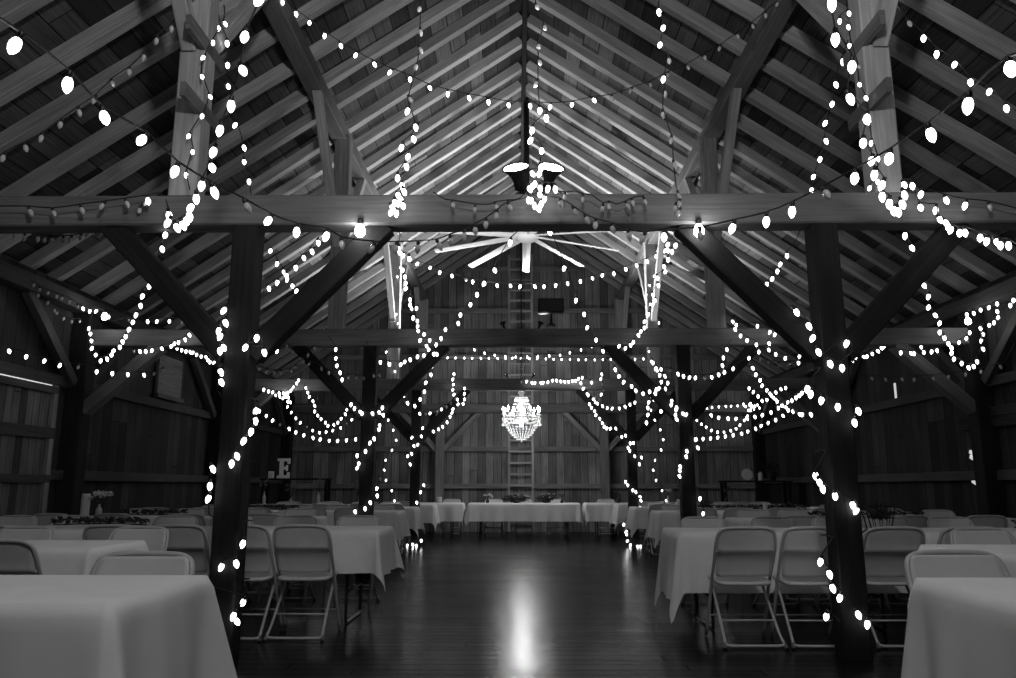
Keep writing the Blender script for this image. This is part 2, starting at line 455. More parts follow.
def bead(p, r):
    for k in range(1):
        vs = [cr.bm.verts.new(V(p) + V(q) * r) for q in ((1, 0, 0), (0, 1, 0), (-1, 0, 0), (0, -1, 0), (0, 0, 1.35), (0, 0, -1.35))]
        for t in range(4):
            cr.bm.faces.new((vs[t], vs[(t + 1) % 4], vs[4])); cr.bm.faces.new((vs[(t + 1) % 4], vs[t], vs[5]))
for k in range(26):                                   # strands from crown to rim, and rim down to the basket tip
    a = 2 * PI * k / 26
    for j in range(13):
        t = j / 12; r = .13 + .29 * t; zz = .46 - .47 * t - .16 * math.sin(PI * t)
        bead((r * math.cos(a), r * math.sin(a), zz), .014)
    for j in range(10):
        t = j / 9; r = .42 * (1 - t) ** .65 + .01; zz = -.03 - .5 * t - .03 * math.sin(PI * t)
        bead((r * math.cos(a), r * math.sin(a), zz), .015)
    bead((.42 * math.cos(a), .42 * math.sin(a), -.09), .02); bead((.14 * math.cos(a), .14 * math.sin(a), .41), .018)
    bead((.43 * math.cos(a + .1), .43 * math.sin(a + .1), -.16), .024)
tag(cr.build('crystal_beads', M_CRYSTAL, ch), kind='stuff')
pl = bpy.data.lights.new('chandelier_light', 'POINT'); pl.energy = 70; pl.shadow_soft_size = .1
link('chandelier_light', pl, ch, (0, 0, .22)); link('chandelier_light', pl, ch, (0, 0, -.16))
pb = bpy.data.lights.new('rear_fill', 'POINT'); pb.energy = 25; pb.shadow_soft_size = .35
hb = bpy.data.lights.new('overhead_fill', 'SPOT'); hb.energy = 380; hb.spot_size = math.radians(150); hb.spot_blend = .6; hb.shadow_soft_size = .3
link('overhead_fill', hb, None, (XC, .2, 6.2))                                 # added unseen fill above the camera, brightens the near table tops
link('rear_fill', pb, None, (0.1, -2.6, 2.9))                       # added point fill behind the camera, no chandelier hangs there

# ------------------------------------------------------------------ floodlights on the tie beams
def flood(x, d, side, label, energy, aim, scale):
    """Trumpet-shaped lamp standing on the beam; its mouth looks along `aim`."""
    t = thing('floodlight', label, 'floodlight', (x, d, BZ1), 'floodlights standing in pairs on tie beams')
    ax = V(aim).normalized(); rot = V((0, 0, 1)).rotation_difference(ax).to_matrix()
    c0 = V((side * .03, 0, .07))
    MB().lathe([(.05, 0), (.05, .02), (.02, .03), (.02, .08)], (0, 0, 0), 12).build('base', M_BLACK, t)
    pr = [(.02, 0), (.035, .01), (.04, .08), (.055, .12), (.095, .17), (.1, .18), (.094, .182), (.05, .13)]
    MB().lathe(pr, c0, 20, rot=rot).build('housing', M_BLACK, t)
    MB().lathe([(.001, .176), (.09, .176), (.06, .182), (.001, .184)], c0, 20, rot=rot).build('lens', M_LENS, t)
    sp = bpy.data.lights.new('flood_beam', 'SPOT'); sp.energy = energy; sp.spot_size = math.radians(104); sp.spot_blend = .9; sp.shadow_soft_size = .08
    t.scale = (scale,) * 3
    so = link('flood_beam', sp, t, c0 + ax * .22); so.rotation_euler = (-ax).to_track_quat('Z', 'Y').to_euler()
for k, e in ((1, 260), (2, 330), (3, 1700)):
    for side, sn in ((-1, 'left'), (1, 'right')):
        flood((XC + side * .07) if k == 1 else (XC - .06 + side * .22), D[k] + .02, side, f'black trumpet floodlight on the {ORD[k]} tie beam, {sn} one of pair', e,
              (side * (.22 if k == 1 else .3 if k == 2 else .6), -.85 if k == 1 else .3 if k == 2 else -.15, 1.0), 1.0 if k == 1 else .45)
for side in (-1, 1):
    sp = bpy.data.lights.new('flood_beam', 'SPOT'); sp.energy = 500; sp.spot_size = math.radians(140); sp.spot_blend = .9; sp.shadow_soft_size = .1
    so = link('flood_beam_behind', sp, None, (XC + side * .15, D[0], BZ1 + .3)); so.rotation_euler = (-V((side * .5, .9, 1))).to_track_quat('Z', 'Y').to_euler()

# wide black fixture on the second beam
bf = thing('box_fixture', 'wide black boxy fixture on a short stand above second tie beam', 'fixture', tuple(at(551, 326, 10.35)))
MB().tube([(0, 0, 0.0), (0, 0, .17)], .022, 10).build('stand', M_BLACK, bf)
MB().lathe([(.07, 0), (.07, .012), (.03, .03), (.03, .05)], n=12).build('foot_plate', M_BLACK, bf)
bx = MB()
for y, sx, sz in ((-.06, .165, .085), (-.05, .175, .095), (.05, .165, .09), (.07, .12, .06)):
    pass
prev = None
for y, sx, sz in ((-.07, .155, .08), (-.055, .175, .1), (.04, .175, .1), (.075, .13, .07)):
    ring = [bx.bm.verts.new(V((a * sx, y, .27 + b2 * sz))) for a, b2 in ((-1, -.85), (-.93, -1), (.93, -1), (1, -.85), (1, .95), (.97, 1), (-.97, 1), (-1, .95))]
    if prev:
        for q in range(8): bx.bm.faces.new((prev[q], prev[(q + 1) % 8], ring[(q + 1) % 8], ring[q]))
    else: bx.bm.faces.new(ring[::-1])
    prev = ring
bx.bm.faces.new(prev)
bx.build('housing', M_BLACK, bf)
#PART2
# ------------------------------------------------------------------ folding chairs
def fold_chair(label, group):
    t = thing('folding_chair', label, 'chair', (0, 0, 0), group)
    for s2 in (-1, 1): pass
    # main tube: front feet, up the sides, round the top of the back
    P = [V((-.215, .235, .012)), V((-.213, .12, .22)), V((-.212, .02, .42)), V((-.214, -.10, .60)), V((-.214, -.155, .70))]
    top = [V((-.200, -.187, .775)), V((-.165, -.200, .803)), V((-.11, -.206, .812)), V((0, -.212, .814)), V((.11, -.206, .812)), V((.165, -.200, .803)), V((.200, -.187, .775))]
    Q = [V((-p.x, p.y, p.z)) for p in P[::-1]]
    MB().tube(smooth_path(P + top + Q, 3), .0125, 8).build('frame_tube', M_TUBE, t)
    # back panel, dished, with a folded lip one third down
    b_ = MB(); cols = 14; prof = [(.803, 0.0, .86), (.79, 0.0, .93), (.765, .0, .985), (.72, .003, 1), (.665, -.002, 1), (.645, -.010, 1), (.638, .010, 1), (.56, .014, 1), (.485, .010, .99), (.462, .006, .95)]
    def yb(z): return -.195 - .02 * 0 + (0 if z > .70 else (.70 - z) * .42) + (-(z - .70) * .28 if z > .70 else 0) + .03
    front, back = [], []
    for z, dy, ws in prof:
        rf, rb = [], []
        for i in range(cols + 1):
            u = -1 + 2 * i / cols
            x = u * .203 * ws
            y = yb(z) - .014 * (1 - u * u) + dy
            rf.append(b_.bm.verts.new((x, y + .009, z))); rb.append(b_.bm.verts.new((x, y - .004, z)))
        front.append(rf); back.append(rb)
    for i in range(len(prof) - 1):
        for j in range(cols):
            for G in (front, back):
                f_ = b_.bm.faces.new((G[i][j], G[i][j + 1], G[i + 1][j + 1], G[i + 1][j])); f_.smooth = True
        for j in (0, cols): b_.bm.faces.new((front[i][j], front[i + 1][j], back[i + 1][j], back[i][j]))
    for i in (0, -1):
        for j in range(cols): b_.bm.faces.new((front[i][j], front[i][j + 1], back[i][j + 1], back[i][j]))
    b_.build('backrest', M_PLASTIC, t)
    # seat
    b_ = MB(); ring = []
    for k in range(32):
        a = 2 * PI * k / 32; c, s_ = math.cos(a), math.sin(a)
        e = .38
        ring.append((math.copysign(abs(c) ** e, c) * .2, math.copysign(abs(s_) ** e, s_) * .2 + .06))
    lv = []
    for zz, sc2 in ((.415, .9), (.413, .98), (.425, 1.0), (.438, .985), (.436, .85), (.43, .5)):
        lv.append([b_.bm.verts.new((x * sc2, (y - .06) * sc2 + .06, zz - .12 * 0 + .035 * (y - .06))) for x, y in ring])
    for i in range(5):
        for k in range(32):
            f_ = b_.bm.faces.new((lv[i][k], lv[i][(k + 1) % 32], lv[i + 1][(k + 1) % 32], lv[i + 1][k])); f_.smooth = True
    b_.bm.faces.new(lv[0][::-1]); b_.bm.faces.new(lv[-1])
    b_.build('seat', M_PLASTIC, t)
    # rear legs: one bent U with a floor bar, plus cross bars
    L = [V((-.188, .13, .41)), V((-.190, .0, .27)), V((-.197, -.17, .09)), V((-.203, -.235, .035)), V((-.18, -.25, .022)), V((-.12, -.252, .02)), V((.12, -.252, .02))]
    L += [V((-p.x, p.y, p.z)) for p in L[:5][::-1]]
    leg = MB().tube(smooth_path(L, 3), .0105, 8).build('rear_leg', M_TUBE, t)
    for s2 in (-1, 1):
        MB().tube([(s2 * .203, -.232, .035), (s2 * .212, -.262, .002)], [.013, .016], 8).build('foot_cap', M_RUBBER, leg)
    MB().tube([(-.19, -.10, .165), (.19, -.10, .165)], .007, 6).build('crossbar', M_TUBE, t)
    MB().tube([(-.212, .15, .165), (.212, .15, .165)], .007, 6).build('crossbar', M_TUBE, t)
    return t
CHAIR = [None]
def chair(x, d, face, label, group):
    """face = 1: the sitter looks away from the camera (we see the back); -1: looks towards us."""
    rz = (0 if face > 0 else PI) + R.uniform(-.03, .03)
    # the back top stands at d
    y = d + .2 if face > 0 else d - .2
    if CHAIR[0] is None:
        CHAIR[0] = fold_chair(label, group); CHAIR[0].location = (x, y, 0); CHAIR[0].rotation_euler.z = rz
        return CHAIR[0]
    return dup(CHAIR[0], (x, y, 0), rz, label, group)

# ------------------------------------------------------------------ tables and cloths
def table(x0, x1, y0, y1, label):
    t = thing('folding_table', label, 'table', ((x0 + x1) / 2, (y0 + y1) / 2, 0), 'folding tables under the cloths')
    hx, hy = (x1 - x0) / 2, (y1 - y0) / 2
    b_ = MB()
    b_.box((0, 0, .722), (2 * hx - .02, 2 * hy - .02, .03)); b_.box((0, 0, .70), (2 * hx - .2, .05, .03))
    b_.build('tabletop', M_PALE, t)
    for s2 in (-1, 1):
        xx = s2 * (hx - .25)
        pth = smooth_path([V((xx, -hy + .08, .7)), V((xx, -hy + .08, .3)), V((xx, -hy + .08, .05)), V((xx, -hy + .11, .014)), V((xx, 0, .013)), V((xx, hy - .11, .014)), V((xx, hy - .08, .05)), V((xx, hy - .08, .3)), V((xx, hy - .08, .7))], 3)
        leg = MB().tube(pth, .013, 8).build('leg', M_STEEL, t)
        MB().tube([(xx, -hy + .08, .25), (xx, hy - .08, .25)], .01, 6).build('crossbar', M_STEEL, leg)
    return t
def cloth(x0, x1, y0, y1, label, ds=.35, de=.35, fl=.06, zt=.75, seed=0, inner=(), cat='tablecloth'):
    rr = random.Random(seed); e = .012; r = .03
    x0 -= e; x1 += e; y0 -= e; y1 += e
    ph = [rr.uniform(0, 6.28) for _ in range(6)]
    per = []                                     # (point, normal, drop, corner angle)
    def side(p, q, n, dr):
        L = (q - p).length; k = max(2, int(L / .045))
        for i in range(1, k): per.append((p.lerp(q, i / k), n, dr, None))
    cs = [(V((x1 - r, y0 + r, 0)), -PI / 2, ds, de), (V((x1 - r, y1 - r, 0)), 0, de, ds), (V((x0 + r, y1 - r, 0)), PI / 2, ds, de), (V((x0 + r, y0 + r, 0)), PI, de, ds)]
    prev_end = V((x0 + r, y0, 0))
    ns = [V((0, -1, 0)), V((1, 0, 0)), V((0, 1, 0)), V((-1, 0, 0))]; dr4 = [ds, de, ds, de]
    for ci, (c, a0, d0, d1) in enumerate(cs):
        n = ns[ci]
        st = prev_end; en = c + n * r
        side(st, en, n, dr4[ci])
        for k in range(13):
            th = PI / 2 * k / 12; a = a0 + th
            nn = V((math.cos(a), math.sin(a), 0))
            dr = min(d0 / max(math.cos(th), 1e-3), d1 / max(math.sin(th), 1e-3))
            per.append((c + nn * r, nn, dr, th))
        prev_end = c + ns[(ci + 1) % 4] * r
    b_ = MB(); rows = 11; N = len(per); G = []
    s_ = 0; arc = []
    for i in range(N):
        arc.append(s_); s_ += (per[(i + 1) % N][0] - per[i][0]).length
    for k in range(rows + 1):
        ring = []
        for i, (p, n, dr, th) in enumerate(per):
            if k == 0: ring.append(b_.bm.verts.new((p - n * .01) + V((0, 0, zt)))); continue
            t = (k / rows) ** 1.0
            s = arc[i]
            o = .006 + .02 * t
            wv = math.sin(s * 13 + ph[0]) + .7 * math.sin(s * 23 + ph[1]) + .5 * math.sin(s * 6 + ph[2])
            if th is None:
                o += .018 * t * wv + .018 * t
            else:
                o += t * (.03 + fl * math.sin(2 * th) ** 2 + .03 * math.sin(4 * th + ph[3])) + .006 * t * wv
            if (n.x > .02 and 1 in inner) or (n.x < -.02 and -1 in inner): o = min(o, .025)
            z = zt - .004 - (dr - .01) * t
            ring.append(b_.bm.verts.new(p + n * o + V((0, 0, max(z, .01)))))
        G.append(ring)
    for k in range(rows):
        for i in range(N):
            f_ = b_.bm.faces.new((G[k][i], G[k][(i + 1) % N], G[k + 1][(i + 1) % N], G[k + 1][i])); f_.smooth = True
    b_.bm.faces.new(G[0])
    me = b_.mesh('tablecloth', M_CLOTH)
    o = link('tablecloth', me); tag(o, label, cat, 'white tablecloths')
    return o

DROP = {('left', 0): (.46, .40, .14), ('left', 2): (.34, .37, .06), ('right', 0): (.5, .5, .10), ('right', 2): (.46, .54, .04), ('right', 1): (.36, .36, .02)}
NTH = ['front', 'second', 'third', 'fourth', 'fifth', 'sixth', 'seventh']
ROWS = {'left': [(2.5, 3.28, -1.25), (4.72, 5.40, -2.5), (6.62, 7.38, -1.15), (9.15, 9.9, -2.35), (11.6, 12.36, -1.74), (13.9, 14.66, -1.8), (16.1, 16.86, -1.7)],
        'right': [(2.45, 3.23, 1.565), (4.3, 5.05, 2.5), (6.38, 7.1, 1.28), (8.7, 9.45, 2.43), (11.5, 12.26, 2.04), (13.9, 14.66, 2.05), (16.1, 16.86, 2.03)]}
for sn, rows_ in ROWS.items():
    sg = -1 if sn == 'left' else 1
    for i, (d0, d1, xe) in enumerate(rows_):
        lim = 5.45 if sn == 'left' else 5.7
        x = abs(xe); k = 0
        while lim - x > .9 and k < (1 if i == 0 else 2 if i < 4 else 3):
            L = min(1.83, lim - x)
            a, b2 = sorted((sg * x, sg * (x + L)))
            where = ('at its aisle end', 'in its middle stretch', 'at its wall end')[k]
            table(a, b2, d0, d1, f'folding table under the cloth of the {NTH[i]} {sn} row, {where}')
            cloth(a, b2, d0, d1, f'white tablecloth on the {NTH[i]} {sn} table row, {where}', *DROP.get((sn, i), (.36, .39)), seed=i * 7 + k + (50 if sg > 0 else 0), inner=[q for q, c_ in ((-sg, k > 0), (sg, lim - x - L - .11 > .9)) if c_])
            x += L + .11; k += 1
# head table in front of the gable wall
for k, (a, b2, w) in enumerate(((-2.9, -1.22, 'left third'), (-1.07, 1.38, 'middle'), (1.53, 3.2, 'right third'))):
    table(a, b2, 17.75, 18.45, f'long head table beneath the cloth before the ladder, {w}')
    cloth(a, b2, 17.75, 18.45, f'white cloth along the head table before the ladder, {w}', ds=.4, de=.32, seed=90 + k, inner=((1,), (), (-1,))[k])

CN = ['first', 'second', 'third', 'fourth', 'fifth', 'sixth', 'seventh', 'eighth']
def seats(sn, row, face, xs, d=None):
    r_ = ROWS[sn][row]
    if d is None: d = r_[0] - .575 if face > 0 else r_[1] + .575
    for i, x in enumerate(xs):
        v = 'back to us, near side' if face > 0 else 'facing us, far side'
        chair(x, d - R.uniform(0, .04) * face, face, f'white folding chair {v} of {NTH[row]} {sn} row, {CN[i]} from aisle', f'folding chairs at the {NTH[row]} {sn} row')
seats('left', 0, -1, [-1.61], 3.52)
seats('left', 1, 1, [-2.84, -3.6], 4.38)
seats('left', 1, -1, [-2.70, -3.52, -4.3], 5.72)
seats('left', 2, 1, [-1.62, -2.07, -2.56, -3.06, -4.0, -4.6])
seats('left', 2, -1, [-1.58, -2.2, -2.84, -3.38, -4.42, -5.0])
seats('left', 3, 1, [-2.72, -3.55, -4.35, -5.0])
seats('left', 3, -1, [-2.85, -3.5, -4.3, -4.95])
seats('left', 4, 1, [-2.3, -2.85, -3.6, -4.3, -5.0])
seats('left', 4, -1, [-2.2, -2.9, -3.5, -4.2, -4.9])
seats('left', 5, 1, [-2.1, -2.6, -3.3, -4.0, -4.7])
seats('left', 5, -1, [-2.4, -2.95, -3.6, -4.4])
seats('left', 6, 1, [-2.2, -2.9, -3.6, -4.4])
seats('right', 0, -1, [1.93], 3.6)
seats('right', 1, -1, [3.2, 3.78])
seats('right', 2, 1, [1.64, 2.12, 2.70, 3.24, 3.85])
seats('right', 2, -1, [1.77, 2.43, 3.0, 3.5, 4.1])
seats('right', 3, 1, [2.85, 3.35, 3.92, 4.7, 5.3])
seats('right', 3, -1, [2.94, 3.45, 4.0, 4.6, 5.2])
seats('right', 4, 1, [2.5, 3.02, 3.6, 4.2, 5.0])
seats('right', 4, -1, [2.5, 3.1, 3.8, 4.4, 5.0])
seats('right', 5, 1, [2.4, 3.0, 3.6, 4.3])
seats('right', 5, -1, [2.7, 3.2, 3.9, 4.6])
seats('right', 6, 1, [2.4, 2.9, 3.5, 4.3])
for i, x in enumerate((-1.55, -.55, .15, .9, 2.1)):
    chair(x, 19.03, -1, f'white folding chair behind the head table, {CN[i]} from the left', 'folding chairs at the head table')

# ------------------------------------------------------------------ things on the tables
def leaf_mass(b_, c, rx, ry, rz, n, size, mi=0):
    for _ in range(n):
        while True:
            q = V((R.uniform(-1, 1), R.uniform(-1, 1), R.uniform(-1, 1)))
            if q.length < 1: break
        p = V(c) + V((q.x * rx, q.y * ry, q.z * rz))
        a = V((R.uniform(-1, 1), R.uniform(-1, 1), R.uniform(-.6, 1))).normalized(); bb = a.orthogonal().normalized()
        s = size * R.uniform(.6, 1.3)
        vs = [b_.bm.verts.new(p + a * x + bb * y + a.cross(bb) * z) for x, y, z in ((-s, 0, 0), (0, s * .42, .15 * s), (s, 0, 0), (0, -s * .42, .15 * s))]
        f_ = b_.bm.faces.new(vs); f_.material_index = mi
def garland(x0, x1, y, label, h=.06):
    o = thing('greenery_garland', label, 'garland', ((x0 + x1) / 2, y, .76), 'dark greenery runners on the tables')
    L = (x1 - x0) / 2; b_ = MB()
    b_.tube(smooth_path([V((-L, 0, .012)), V((-L * .4, .02, .02)), V((L * .3, -.02, .02)), V((L, 0, .012))], 4), .006, 5)
    b_.build('vine', M_LEAF, o)
    b_ = MB(); n = int(L * 2 * 260)
    for k in range(int(L * 2 / .08)):
        cxx = -L + .04 + k * .08
        leaf_mass(b_, (cxx, R.uniform(-.03, .03), h * .85), .06, .07, h * R.uniform(.35, .5), 22, .028)
    tag(b_.build('foliage', M_LEAF, o), kind='stuff')
    return o
def vase(x, y, label, z=.752, h=.17, stems=.15, mat=None, n=5, bloom=M_PALELEAF):
    o = thing('bottle_vase', label, 'vase', (x, y, z), 'vases of flowers on tables')
    MB().lathe([(.03, 0), (.036, .01), (.037, h * .55), (.03, h * .68), (.014, h * .8), (.013, h), (.016, h + .004), (.01, h)], n=14).build('bottle', mat or M_BOTTLE, o)
    for i in range(n):
        a = R.uniform(0, 6.28); r = R.uniform(.03, .12); top = V((r * math.cos(a), r * math.sin(a), h + stems * R.uniform(.6, 1.1)))
        st = MB().tube(smooth_path([V((0, 0, h * .6)), V((0, 0, h)), top * .7 + V((0, 0, h * .3)), top], 3), .003, 5).build('stem', M_LEAF, o)
        b_ = MB(); leaf_mass(b_, top, .035, .035, .03, 16, .022); b_.build('blossom', bloom, st)
    return o
def arrangement(x, y, label, w=.3, h=.17, z=.752, blooms=12, mat=M_PETAL):
    o = thing('flower_arrangement', label, 'flowers', (x, y, z), 'low flower arrangements')
    MB().lathe([(.05, 0), (.08, .01), (.1, .05), (.095, .06), (.08, .05)], n=16).build('bowl', M_STEEL, o)
    b_ = MB(); leaf_mass(b_, (0, 0, h * .5), w / 2, .1, h * .42, int(w * 500), .035); tag(b_.build('foliage', M_LEAF, o), kind='stuff')
    for i in range(blooms):
        c = V((R.uniform(-.45, .45) * w, R.uniform(-.09, .03), h * R.uniform(.45, .95)))
        b_ = MB()
        for k in range(3):
            rr = .036 - .01 * k
            for j in range(6):
                a = j * PI / 3 + k * .5; d1 = V((math.cos(a), math.sin(a) * .6 - .3, .5 + .3 * k)).normalized()
                s1 = d1.cross(V((0, 0, 1))).normalized()
                vs = [b_.bm.verts.new(c + d1 * p + s1 * q) for p, q in ((.004, 0), (rr * .7, rr * .45), (rr, 0), (rr * .7, -rr * .45))]
                b_.bm.faces.new(vs)
        b_.build('bloom', mat, o)
    return o
def jar(x, y, label, r=.04, h=.1, z=.752, mat=M_PALE):
    o = thing('candle_jar', label, 'jar', (x, y, z), 'candle jars on tables')
    MB().lathe([(r * .9, 0), (r, .006), (r, h * .85), (r * .9, h), (r * .82, h), (r * .9, h * .84), (r * .85, .01), (.001, .008)], n=16).build('glass', mat, o)
    MB().lathe([(r * .7, .01), (r * .7, h * .5), (.002, h * .5)], n=14).build('candle', M_PALE, o)
    return o
arrangement(-.02, 17.92, 'long low flower arrangement on the head table, left of the chair gap', w=.62, h=.2, blooms=20)
arrangement(.64, 17.92, 'low flower arrangement on the head table, just right of the longer one', w=.42, h=.2, blooms=16)
vase(-.66, 17.9, 'small dark vase of blooms on the head table, left of the arrangements', h=.1, stems=.08, mat=M_STEEL, bloom=M_PETAL)
vase(1.0, 17.9, 'small dark vase of blooms on the head table, right of the arrangements', h=.1, stems=.08, mat=M_STEEL, bloom=M_DPETAL)
jar(-1.75, 17.9, 'round pale candle jar at the left end of the head table', r=.07, h=.13)
vase(2.25, 17.9, 'slim dark vase with one flower at the right end of head table', h=.14, stems=.12, mat=M_STEEL, n=3)
garland(-4.1, -3.28, 7.1, 'dark leafy garland along the third left table row')
garland(-4.5, -3.3, 12.0, 'dark leafy garland along the fifth left table row')
garland(-4.8, -3.9, 9.5, 'dark leafy garland along the fourth left table row')
garland(4.1, 5.1, 6.7, 'dark leafy garland along the third right table row')
garland(3.3, 4.6, 9.1, 'dark leafy garland along the fourth right table row')
garland(3.0, 4.4, 12.12, 'dark leafy garland along the fifth right table row')
vase(-5.2, 16.4, 'pale bottle with dark stems on the seventh left row, nearest the wall', h=.25, stems=.22)
vase(-4.65, 16.4, 'short jar of dark flowers on the seventh left row, second from wall', h=.12, stems=.25, n=9)
vase(-4.08, 16.4, 'pale bottle with leaning stems on the seventh left row, beside post', h=.25, stems=.22)
vase(-3.3, 16.5, 'dark bottle with spreading leaves on the seventh left row, near post', mat=M_STEEL, n=12, stems=.3, h=.15)
arrangement(2.78, 11.85, 'dark bunch of flowers on the fifth right row, nearest the aisle', w=.22, h=.15, blooms=8, mat=M_DPETAL)
jar(3.62, 11.75, 'tall pale candle jar on the fifth right row beside dark flowers', r=.035, h=.11)
arrangement(3.95, 11.8, 'dark bunch of flowers on the fifth right row, right of candle jar', w=.24, h=.13, blooms=6, mat=M_DPETAL)
vase(4.3, 16.5, 'dark bottle of flowers on the seventh right row', mat=M_STEEL, n=7, bloom=M_DPETAL)
vase(3.1, 16.5, 'small bottle of pale flowers on the seventh right row near aisle', n=6, bloom=M_PETAL)
jar(3.3, 16.4, 'pale candle jar beside the small bottle on the seventh right row', r=.05, h=.1)
jar(-5.2, 9.6, 'tall pale candle jar on the fourth left table row', r=.05, h=.27)
vase(-5.03, 9.6, 'grey bunch of flowers beside the tall jar, fourth left row', h=.14, stems=.13, n=9, bloom=M_PETAL)
wb = thing('wire_basket', 'black wire basket on the third right row beside the post', 'basket', (3.02, 6.72, .752))
for zz, rr in ((.01, .08), (.1, .1), (.19, .12)):
    MB().tube([(rr * math.cos(2 * PI * k / 20), rr * math.sin(2 * PI * k / 20), zz) for k in range(20)], .004, 5, closed=True).build('hoop', M_BLACK, wb)
bb = MB()
for k in range(10):
    a = 2 * PI * k / 10; bb.tube([(.08 * math.cos(a), .08 * math.sin(a), .01), (.12 * math.cos(a), .12 * math.sin(a), .19)], .003, 4)
bb.build('wire_mesh', M_BLACK, wb)
bb = MB(); leaf_mass(bb, (0, 0, .14), .08, .08, .07, 90, .03); tag(bb.build('foliage', M_LEAF, wb), kind='stuff')

# tall dark tables against the back, with the letter and the dish
def high_table(x0, x1, y, z, label):
    t = thing('high_table', label, 'table', ((x0 + x1) / 2, y, 0))
    L = (x1 - x0) / 2
    MB().box((0, 0, z - .02), (2 * L, .4, .035)).build('tabletop', M_POST, t)
    for sx in (-1, 1):
        for sy in (-1, 1):
            MB().bar((sx * (L - .06), sy * .15, .001), (sx * (L - .06), sy * .15, z - .04), .06, .06, up=V((0, 1, 0))).build('leg', M_POST, t)
    MB().bar((-L + .06, 0, .25), (L - .06, 0, .25), .05, .05).build('stretcher', M_POST, t)
high_table(-5.6, -4.1, 17.5, 1.29, 'tall dark table standing at the far left, carrying the letter E')
high_table(4.45, 5.95, 17.5, 1.24, 'tall dark table standing at the far right, carrying a round dish')
# slab-serif capital letter
le = thing('letter_sign', 'pale slab-serif capital letter E standing on the tall dark table', 'letter', (-5.13, 17.42, 1.29))
H_, W_ = .43, .27
E = [(0, 0), (W_, 0), (W_, .13), (W_ - .045, .13), (W_ - .06, .065), (.13, .065), (.13, .19), (.19, .19), (.19, .155), (.225, .155), (.225, .285), (.19, .285), (.19, .25), (.13, .25), (.13, H_ - .065), (W_ - .06, H_ - .065), (W_ - .045, H_ - .12), (W_, H_ - .12), (W_, H_), (0, H_), (0, H_ - .06), (.05, H_ - .06), (.05, .06), (0, .06)]
b_ = MB(); fr = [b_.bm.verts.new((x - W_ / 2, -.03, z)) for x, z in E]; bk = [b_.bm.verts.new((x - W_ / 2, .03, z)) for x, z in E]
b_.bm.faces.new(fr); b_.bm.faces.new(bk[::-1])
for i in range(len(E)): b_.bm.faces.new((fr[i], bk[i], bk[(i + 1) % len(E)], fr[(i + 1) % len(E)]))
b_.build('letter_body', M_LETTER, le)
bk_ = thing('small_block', 'small pale upright block beside the letter E', 'block', (-5.39, 17.4, 1.29))
MB().box((0, 0, .075), (.11, .06, .15)).build('block_body', M_LETTER, bk_)
MB().box((0, -.032, .075), (.08, .006, .11)).build('front_plate', M_PALE, bk_)
ds_ = thing('round_dish', 'pale round dish propped upright on the tall dark table', 'dish', (5.02, 17.45, 1.24))
MB().lathe([(.02, -.012), (.07, -.012), (.12, .004), (.125, .01), (.118, .012), (.07, 0), (.001, -.002)], (0, 0, .128), 24, rot=Matrix.Rotation(PI / 2 - .15, 3, 'X')).build('plate', M_PALE, ds_)
MB().bar((0, .03, .0), (0, .02, .1), .03, .01, up=V((0, 1, 0))).build('easel', M_STEEL, ds_)
cn = thing('drinks_can', 'tall grey canister beside the round dish', 'canister', (5.3, 17.42, 1.24))
MB().lathe([(.045, 0), (.05, .01), (.05, .15), (.045, .16), (.02, .165), (.02, .185), (.001, .19)], n=16).build('can_body', M_BOTTLE, cn)
fl2 = thing('dark_plant', 'dark bushy plant on the tall dark table, right of canister', 'plant', (5.58, 17.45, 1.24))
MB().lathe([(.06, 0), (.08, .12), (.085, .13), (.07, .12)], n=14).build('pot', M_STEEL, fl2)
b_ = MB(); leaf_mass(b_, (0, 0, .27), .16, .12, .16, 160, .04); tag(b_.build('foliage', M_LEAF, fl2), kind='stuff')
#PART3
# ------------------------------------------------------------------ string lights
def bulb_mesh(name, glass):
    b_ = MB()
    b_.lathe([(.004, .012), (.0105, .010), (.0115, -.004), (.010, -.014)], n=8, mi=1)
    b_.lathe([(.009, -.012), (.0145, -.022), (.0172, -.034), (.0165, -.044), (.012, -.056), (.006, -.064), (.0008, -.068)], n=10, mi=0)
    return b_.mesh(name, [glass, M_SOCK])
BULB = {True: bulb_mesh('lit_bulb', M_LIT), False: bulb_mesh('unlit_bulb', M_DIM)}
GROUP = 'strings of bulbs hung through the barn'
def string(label, items, k=1.0):
    """items: (point, 'lit' | 'dim' | None) along the string; None = cord only."""
    t = thing('hanging_string_lights', label, 'string lights', (0, 0, 0), GROUP)
    cord = []
    for p, st in items:
        p = V(p)
        if st is None: cord.append(p); continue
        top = p + V((0, 0, .04 * k))
        o = link('bulb', BULB[st == 'lit'], t, top)
        o.rotation_euler = (R.uniform(-.45, .45), R.uniform(-.45, .45), R.uniform(0, 6.28)); o.scale = (k, k, k)
        cord.append(top + V((0, 0, .012)))
    if len(cord) > 1:
        MB().tube(smooth_path(cord, 2), .0045, 5).build('cord', M_CORD, t)
    return t
def parse(s):
    out = []
    for w in s.split():
        st = 'lit'
        if w[0] == 'c': st, w = None, w[1:]
        elif w[-1] == '*': st, w = 'dim', w[:-1]
        x, y = w.split(','); out.append((float(x), float(y), st))
    return out
def depths(P, d):
    if isinstance(d, (int, float)): return [d] * len(P)
    L = [0]
    for a, b in zip(P, P[1:]): L.append(L[-1] + math.hypot(b[0] - a[0], b[1] - a[1]))
    n = len(d) - 1; out = []
    for l in L:
        f = l / max(L[-1], 1e-6) * n; i = min(int(f), n - 1); out.append(d[i] + (d[i + 1] - d[i]) * (f - i))
    return out
def kk(d): return 1.0 if d < 11.5 else 1.15
